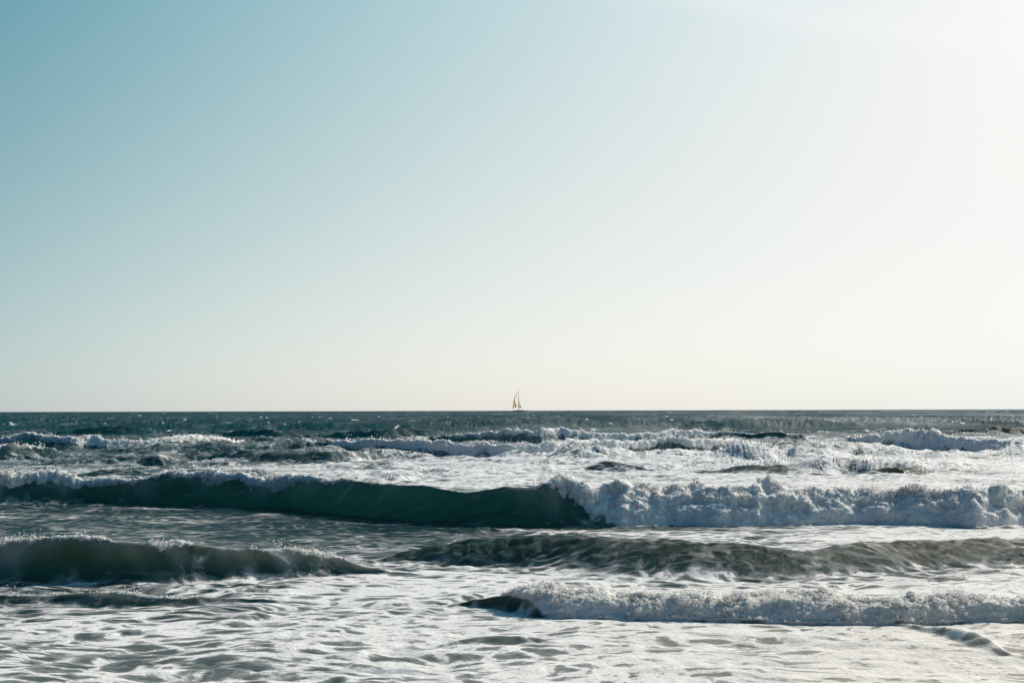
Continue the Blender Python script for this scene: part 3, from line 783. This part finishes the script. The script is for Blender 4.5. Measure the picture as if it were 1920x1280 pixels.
def blob_mesh(name, pts, rad, base, parent, seed, rough=0.35, squash=0.8):
    bv, bf = base
    r_ = np.random.default_rng(seed)
    n = len(pts)
    if n == 0: return None
    nv = len(bv)
    # random rotation per blob
    a = r_.uniform(0, 6.283, n); b = r_.uniform(0, 6.283, n)
    ca, sa, cb, sb = np.cos(a), np.sin(a), np.cos(b), np.sin(b)
    v = np.repeat(bv[None], n, axis=0)
    lump = 1 + rough * r_.standard_normal((n, nv, 1)) * 0.6
    v = v * lump * r_.uniform(0.65, 1.35, (n, 1, 3))
    x = v[..., 0] * ca[:, None] - v[..., 1] * sa[:, None]; y = v[..., 0] * sa[:, None] + v[..., 1] * ca[:, None]; z = v[..., 2]
    y2 = y * cb[:, None] - z * sb[:, None]; z2 = y * sb[:, None] + z * cb[:, None]
    v = np.stack([x * 1.15, y2, z2 * squash], axis=-1) * rad[:, None, None] + pts[:, None, :]
    f = (bf[None] + (np.arange(n) * nv)[:, None, None]).reshape(-1, 3)
    return mesh_obj(name, v.reshape(-1, 3), f, MAT_FOAM, parent)


Zf = Z; regf = REG
gz = np.gradient(Z, axis=0)
NAMES = {'w1': 4200, 'w4': 3600, 'w2': 420, 'w6a': 600, 'w6b': 800, 'w6c': 600, 'w6d': 500, 'w6e': 90, 'w9': 140}
for i, w in enumerate(WAVES):
    root = empty("breaking_wave" if w['tf'].max() > 0.25 else "swell_wave")
    cidx = int(np.argmin(np.abs(upx - np.mean([k_[0] for k_ in w['knots'] if -50 < k_[0] < 1970]))))
    loc = Vector((u[cidx] * w['db'][cidx], w['db'][cidx], 0.0))
    root.location = loc
    broken = w['tf'].max() > 0.25
    tag(root, w['label'], 'wave', 'waves rolling in' if False else None)
    sel = freg == i
    parts = []
    if (sel & ~fthk).any(): parts.append(submesh("wave_face", sel & ~fthk, root))
    if (sel & fthk).sum() > 30: parts.append(submesh("whitewater", sel & fthk, root))
    elif (sel & fthk).any():
        pass
    if w['key'] in NAMES:
        nb = NAMES[w['key']]
        ok = (REG == i) & (THICK > 0.45) & (np.abs(U) < 0.45)
        ii = np.argwhere(ok)
        if len(ii):
            dm = float(np.median(w['db']))
            # weight: near the crest line
            rel = (D[ok] - np.repeat(w['dc'][None], NR, 0)[ok]) / np.maximum(np.repeat(w['A'][None], NR, 0)[ok], 0.03)
            wt = (np.exp(-(rel / 0.42) ** 2) if w['key'] != 'w1' else np.exp(-np.abs(rel) / np.where(rel > 0, 2.6, 1.3))) * DL[ok] * D[ok] + 1e-9
            wt *= np.clip(0.25 + 1.6 * n1[ok], 0.02, 3)
            wt /= wt.sum()
            r_ = np.random.default_rng(100 + i)
            pk = ii[r_.choice(len(ii), nb, p=wt)]
            P_ = np.stack([X2[pk[:, 0], pk[:, 1]], Y2[pk[:, 0], pk[:, 1]], Z[pk[:, 0], pk[:, 1]]], -1)
            sc_ = np.clip(dm / 26, 0.62, 2.4)
            rad = (0.008 + (0.085 if w['key'] == 'w1' else 0.045) * r_.beta(1.1, 5, nb)) * sc_ * (1.0 if w['key'] in ('w1', 'w4') else 0.7)
            P_[:, 2] += rad * r_.uniform(-0.3, 1.1, nb)
            if w['key'] != 'w1':
                P_[:, 2] += np.clip(n1[pk[:, 0], pk[:, 1]] + 0.1, 0, 1) * r_.uniform(0, 0.11, nb) * min(sc_, 1.2)
            nf = int(nb * 1.3)
            wf = DL[ok] * D[ok]; wf = wf / wf.sum()
            pf = ii[r_.choice(len(ii), nf, p=wf)]
            PF = np.stack([X2[pf[:, 0], pf[:, 1]], Y2[pf[:, 0], pf[:, 1]], Z[pf[:, 0], pf[:, 1]]], -1)
            rf_ = r_.uniform(0.008, 0.026, nf) * sc_
            o = blob_mesh("foam_fuzz", PF, rf_, ICO1, root, 350 + i)
            o['kind'] = 'stuff'; parts.append(o)
            big_ = rad > 0.034 * sc_
            if dm < 40:
                if big_.any():
                    o = blob_mesh("froth", P_[big_], rad[big_], ICO2, root, 200 + i)
                    o['kind'] = 'stuff'; parts.append(o)
                P_, rad = P_[~big_], rad[~big_]
            o = blob_mesh("fine_froth" if dm < 40 else "froth", P_, rad, ICO1, root, 250 + i)
            o['kind'] = 'stuff'; parts.append(o)
            # spray: clusters thrown up from the crest
            ncl = max(5, nb // (20 if dm < 40 else 45))
            pk = ii[r_.choice(len(ii), ncl, p=wt)]
            pts = []; rads = []
            for (r0_, c0_) in pk:
                h = r_.uniform(0.05, 0.26) * sc_
                m_ = r_.integers(8, 34)
                lean_ = r_.normal(0, 0.35, 2)
                tt = r_.beta(1, 1.6, m_)
                b_ = np.array([X2[r0_, c0_], Y2[r0_, c0_], Z[r0_, c0_]])
                sp = h * (0.22 + 0.35 * tt)
                pts.append(b_ + np.stack([lean_[0] * tt * h + r_.normal(0, 1, m_) * sp, lean_[1] * tt * h + r_.normal(0, 1, m_) * sp, tt * h], -1))
                rads.append((0.005 + 0.013 * (1 - tt) * r_.uniform(0.4, 1.3, m_)) * sc_)
            o = blob_mesh("spray", np.concatenate(pts), np.concatenate(rads), ICO1, root, 300 + i, 0.2, 1.0)
            o['kind'] = 'stuff'; parts.append(o)
    for o in parts:
        o.matrix_parent_inverse = Matrix.Translation(-loc)

# ------------------------------------------------------------------ beach and sea bed under the water
bx = np.array([-400, -60, -20, 0, 20, 60, 400], float)
by = np.array([-120, -20, -4, 3, 6.5, 12, 40, 200], float)
bz = np.array([4.0, 1.6, 0.55, 0.18, -0.25, -0.8, -3.0, -9.0])
V = [(x, y, z + 0.03 * math.sin(x * .7 + y)) for y, z in zip(by, bz) for x in bx]
F = [(r * 7 + c, r * 7 + c + 1, (r + 1) * 7 + c + 1, (r + 1) * 7 + c) for r in range(7) for c in range(6)]
tag(mesh_obj("beach", V, F, MAT_SAND), kind='structure', label='wet sand beach sloping under the water')


# ------------------------------------------------------------------ sailing boat
def loft(name, rings, mat, parent, close=True, caps=True, smooth=True):
    n = len(rings[0]); V = [p for r in rings for p in r]; m = len(rings)
    bm = bmesh.new()
    vs_ = [bm.verts.new(p) for p in V]
    for r in range(m - 1):
        for c in range(n if close else n - 1):
            c2 = (c + 1) % n
            bm.faces.new((vs_[r * n + c], vs_[r * n + c2], vs_[(r + 1) * n + c2], vs_[(r + 1) * n + c]))
    if close and caps:
        bm.faces.new(vs_[:n][::-1]); bm.faces.new(vs_[-n:])
    bmesh.ops.remove_doubles(bm, verts=bm.verts, dist=1e-5)
    bmesh.ops.recalc_face_normals(bm, faces=bm.faces)
    me = bpy.data.meshes.new(name); bm.to_mesh(me); bm.free()
    for p in me.polygons: p.use_smooth = smooth
    me.materials.append(mat)
    o = bpy.data.objects.new(name, me); COL.objects.link(o); o.parent = parent
    return o


def tube(name, pts, radii, mat, parent, seg=8):
    rings = []
    for i, p in enumerate(pts):
        p = Vector(p)
        d = (Vector(pts[min(i + 1, len(pts) - 1)]) - Vector(pts[max(i - 1, 0)])).normalized()
        a = d.orthogonal().normalized(); b = d.cross(a)
        r = radii if isinstance(radii, (int, float)) else radii[i]
        rings.append([tuple(p + (a * math.cos(t) + b * math.sin(t)) * r) for t in [2 * math.pi * k / seg for k in range(seg)]])
    return loft(name, rings, mat, parent)


def sail(name, edge_a, edge_b, belly, mat, parent, th=0.02):
    """sheet between two edge curves (bottom to top), bellied in y, with thickness"""
    n, m = len(edge_a), 9
    P = []
    for i in range(n):
        A_, B_ = Vector(edge_a[i]), Vector(edge_b[i])
        wd = (B_ - A_).length
        for j in range(m):
            t = j / (m - 1)
            p = A_.lerp(B_, t); p.y += belly * wd * math.sin(math.pi * t) * (1 - 0.3 * t)
            P.append(p)
    bm = bmesh.new()
    f_ = [bm.verts.new(p) for p in P]
    for i in range(n - 1):
        for j in range(m - 1):
            bm.faces.new((f_[i * m + j], f_[i * m + j + 1], f_[(i + 1) * m + j + 1], f_[(i + 1) * m + j]))
    bmesh.ops.remove_doubles(bm, verts=bm.verts, dist=1e-4)
    bmesh.ops.recalc_face_normals(bm, faces=bm.faces)
    bmesh.ops.solidify(bm, geom=bm.faces[:], thickness=th)
    me = bpy.data.meshes.new(name); bm.to_mesh(me); bm.free()
    for p in me.polygons: p.use_smooth = True
    me.materials.append(mat)
    o = bpy.data.objects.new(name, me); COL.objects.link(o); o.parent = parent
    return o


M_SAIL = simple("tan_sailcloth", (0.36, 0.24, 0.11), 0.8, 0.55, (0.60, 0.40, 0.20), 0.12)
M_SAIL_PALE = simple("pale_sailcloth", (0.62, 0.55, 0.42), 0.8, 0.75, (0.76, 0.70, 0.58), 0.05)
M_HULL = simple("tan_hull", (0.45, 0.34, 0.22), 0.4, noise=0.1)
M_DECK = simple("teak_deck", (0.30, 0.20, 0.11), 0.6, noise=0.15)
M_MAST = simple("mast_paint", (0.55, 0.47, 0.33), 0.5)

BD = 2000.0
S = BD / FPX          # metres per photograph pixel at the boat
b0 = at(971.5, 768.6, BD)
boat = empty("sailboat", (b0.x, BD, -BD * BD / (2 * 6371000.0) - 0.1))
tag(boat, 'small tan sailing boat under two sails alone on the horizon', 'sailboat')
base_z = boat.location.z


def bp(px, py, y=0.0):
    q = at(px, py, BD)
    return Vector((q.x - boat.location.x, y, q.z - base_z))


def lerp_curve(pts, n=12):
    pts = [Vector(p) for p in pts]
    t = np.linspace(0, len(pts) - 1, n)
    out = []
    for v in t:
        i = min(int(v), len(pts) - 2); f = v - i
        p0 = pts[max(i - 1, 0)]; p1 = pts[i]; p2 = pts[i + 1]; p3 = pts[min(i + 2, len(pts) - 1)]
        out.append(0.5 * ((2 * p1) + (p2 - p0) * f + (2 * p0 - 5 * p1 + 4 * p2 - p3) * f * f + (3 * p1 - p0 - 3 * p2 + p3) * f ** 3))
    return out


rings = []
xl, xr = bp(961, 768).x, bp(989, 768).x
for i in range(15):
    t = i / 14
    x = xl + (xr - xl) * t
    bmw = 2.6 * math.sin(math.pi * min(1, t * 0.86 + 0.10)) ** 0.7
    if t > 0.99: bmw = 1.3
    if t < 0.01: bmw = 0.08
    top = 1.1 + 0.5 * (1 - t) ** 2 + 0.15 * t
    rings.append([(x, -bmw, top), (x, -bmw * 0.95, 0.6), (x, -bmw * 0.6, -0.2), (x, 0, -0.8), (x, bmw * 0.6, -0.2), (x, bmw * 0.95, 0.6), (x, bmw, top)])
hull = loft("hull", rings, M_HULL, boat)
loft("deck_cabin", [[(x, -w_, z0), (x, -w_ * .8, z1), (x, w_ * .8, z1), (x, w_, z0)] for x, w_, z0, z1 in
                    [(bp(966, 0 + 768).x, .5, 1.1, 1.4), (bp(968, 768).x, 1.3, 1.1, 1.9), (bp(977, 768).x, 1.5, 1.1, 2.0), (bp(978, 768).x, 1.5, 1.1, 1.5)]], M_DECK, boat)
# sprayhood: a rounded canvas dome over the companionway
hc = bp(980, 768)
rings = []
for i in range(7):
    t = i / 6
    x = hc.x + (t - .5) * 2.4; rr_ = 0.95 + 0.55 * math.sin(math.pi * t)
    rings.append([(x, 1.5 * math.cos(a), 1.1 + rr_ * math.sin(a)) for a in [math.pi * k / 8 for k in range(9)]])
loft("sprayhood", rings, simple("tan_canvas", (0.25, 0.15, 0.07), 0.8), boat)
mast_top = bp(971.6, 729.5); mast_foot = Vector((bp(971.6, 768).x, 0, 1.9))
tube("mast", [mast_foot, mast_foot.lerp(mast_top, .5), mast_top], [.26, .24, .12], M_MAST, boat)
# mainsail to the right of the mast
eA = lerp_curve([bp(971.7, 764), bp(971.3, 756), bp(971.4, 748), bp(971.5, 740), bp(971.6, 733)])
eB = lerp_curve([bp(976.8, 763.8, -1.8), bp(974.6, 756, -1.3), bp(972.9, 748, -.8), bp(972.2, 740, -.4), bp(971.8, 733, 0)])
ms = sail("mainsail", eA, eB, 0.16, M_SAIL_PALE, boat)
tube("boom", [bp(971.6, 764.2), bp(976.9, 764, -1.8)], .16, M_MAST, boat)
tube("sail_batten", [bp(975.7, 759.5, -1.6), bp(976.3, 761.5, -1.7), bp(976.6, 763.6, -1.8)], .35, M_SAIL, ms)
# headsail to the left: a deep bellied sail, its folded luff dark
eA = lerp_curve([bp(960.2, 765.6, 3.0), bp(960.9, 759, 2.8), bp(962.2, 752, 2.2), bp(963.8, 746, 1.5), bp(966.8, 740.5, .7), bp(970.3, 734.5, 0)], 16)
eB = lerp_curve([bp(967.6, 762.6, -1.6), bp(966.0, 758, -1.4), bp(964.6, 752, -1.0), bp(965.2, 746, -.6), bp(968.4, 739.5, -.3), bp(970.6, 734.3, 0)], 16)
hs = sail("headsail", eA, eB, -0.10, M_SAIL_PALE, boat)
fa = lerp_curve([bp(966.0, 762.8, -1.5), bp(965.0, 757, -1.4), bp(963.7, 751, -1.1), bp(964.6, 745.5, -.8), bp(967.8, 739.0, -.5), bp(970.2, 735, -.1)], 16)
fb = lerp_curve([bp(968.7, 762.2, -3.0), bp(966.7, 757, -2.6), bp(964.9, 751, -2.0), bp(965.5, 745.5, -1.4), bp(968.8, 738.6, -.8), bp(970.5, 735, -.1)], 16)
sail("luff_fold", fa, fb, -0.10, M_SAIL, hs)
tube("forestay", [bp(961.0, 766.8), bp(966.5, 747), bp(971.4, 731)], .05, M_MAST, boat, 6)
tube("backstay", [bp(988.5, 767), bp(980, 748.5), bp(971.8, 730)], .035, M_MAST, boat, 6)

# ------------------------------------------------------------------ gulls over the water
M_GULL = simple("white_feathers", (0.80, 0.80, 0.80), 0.7, 0.1, (0.8, 0.8, 0.8), 0.04)
M_GULLG = simple("grey_wingtip", (0.25, 0.26, 0.28), 0.7)
M_BEAK = simple("yellow_beak", (0.6, 0.35, 0.05), 0.5)


def gull(px, py, d, heading, dihedral, span, label, bank=0.0):
    p = at(px, py, d)
    root = empty("seagull", p)
    root.rotation_euler = (bank, 0, heading)
    k = span / 1.2
    rings = []
    for t, r in [(-.24, .012), (-.17, .035), (-.08, .062), (.02, .07), (.10, .055), (.15, .04), (.19, .042), (.225, .03), (.25, .008)]:
        rings.append([(k * t, k * r * math.cos(a) * .9, k * (r * math.sin(a) + (.02 if t > .12 else 0))) for a in [2 * math.pi * q / 10 for q in range(10)]])
    body = loft("body", rings, M_GULL, root)
    loft("tail", [[(-.22 * k, y * k * .5, z * k) for y, z in ((-.03, 0), (.03, 0), (.03, .01), (-.03, .01))],
                  [(-.36 * k, y * k, z * k) for y, z in ((-.06, 0), (.06, 0), (.06, .006), (-.06, .006))]], M_GULL, root, smooth=False)
    loft("beak", [[(.24 * k, .012 * k * math.cos(a), k * (.02 + .012 * math.sin(a))) for a in [2 * math.pi * q / 6 for q in range(6)]],
                  [(.31 * k, .002 * math.cos(a), k * (.012 + .002 * math.sin(a))) for a in [2 * math.pi * q / 6 for q in range(6)]]], M_BEAK, root)
    for sd in (-1, 1):
        def section(t):
            y = sd * (.04 + .56 * t); z = math.sin(dihedral * (1 if t < .45 else 1)) * .56 * t * (1.25 if t < .45 else 1.25 - .9 * (t - .45))
            ch = .17 * (1 - .25 * t) * (1 - .72 * max(0, (t - .55) / .45) ** 1.6); xo = .05 + .06 * math.sin(math.pi * min(1, t * 1.3)) - .12 * max(0, t - .5)
            return [(k * (xo + ch * .45), k * y, k * z), (k * (xo + ch * .2), k * y, k * (z + .014)), (k * (xo - ch * .55), k * y, k * (z + .003)), (k * (xo + ch * .1), k * y, k * (z - .006))]
        wing = loft("wing", [section(t) for t in (0, .15, .3, .45, .6, .72, .84)], M_GULL, root)
        loft("wing_tip", [section(t) for t in (.84, .92, 1.0)], M_GULLG, wing)
    return tag(root, label, 'seagull', 'seagulls skimming the far water')


gull(1254, 788, 230, math.radians(200), math.radians(38), 1.15, 'white gull with raised wings low over the sea right of the sailing boat', math.radians(30))
gull(1571, 791.5, 215, math.radians(60), math.radians(30), 1.1, 'white gull banking over the sea at the right, above the foam saddle', math.radians(-45))
gull(989.2, 777.6, 235, math.radians(160), math.radians(25), 1.1, 'white gull low over dark water just below the sailing boat', math.radians(-25))
gull(989, 769.5, 300, math.radians(80), math.radians(50), 1.0, 'white gull at the horizon line beside the stern of the sailing boat')
gull(82, 785.5, 240, math.radians(120), math.radians(20), 1.0, 'white gull low over dark sea near the left edge of the view')
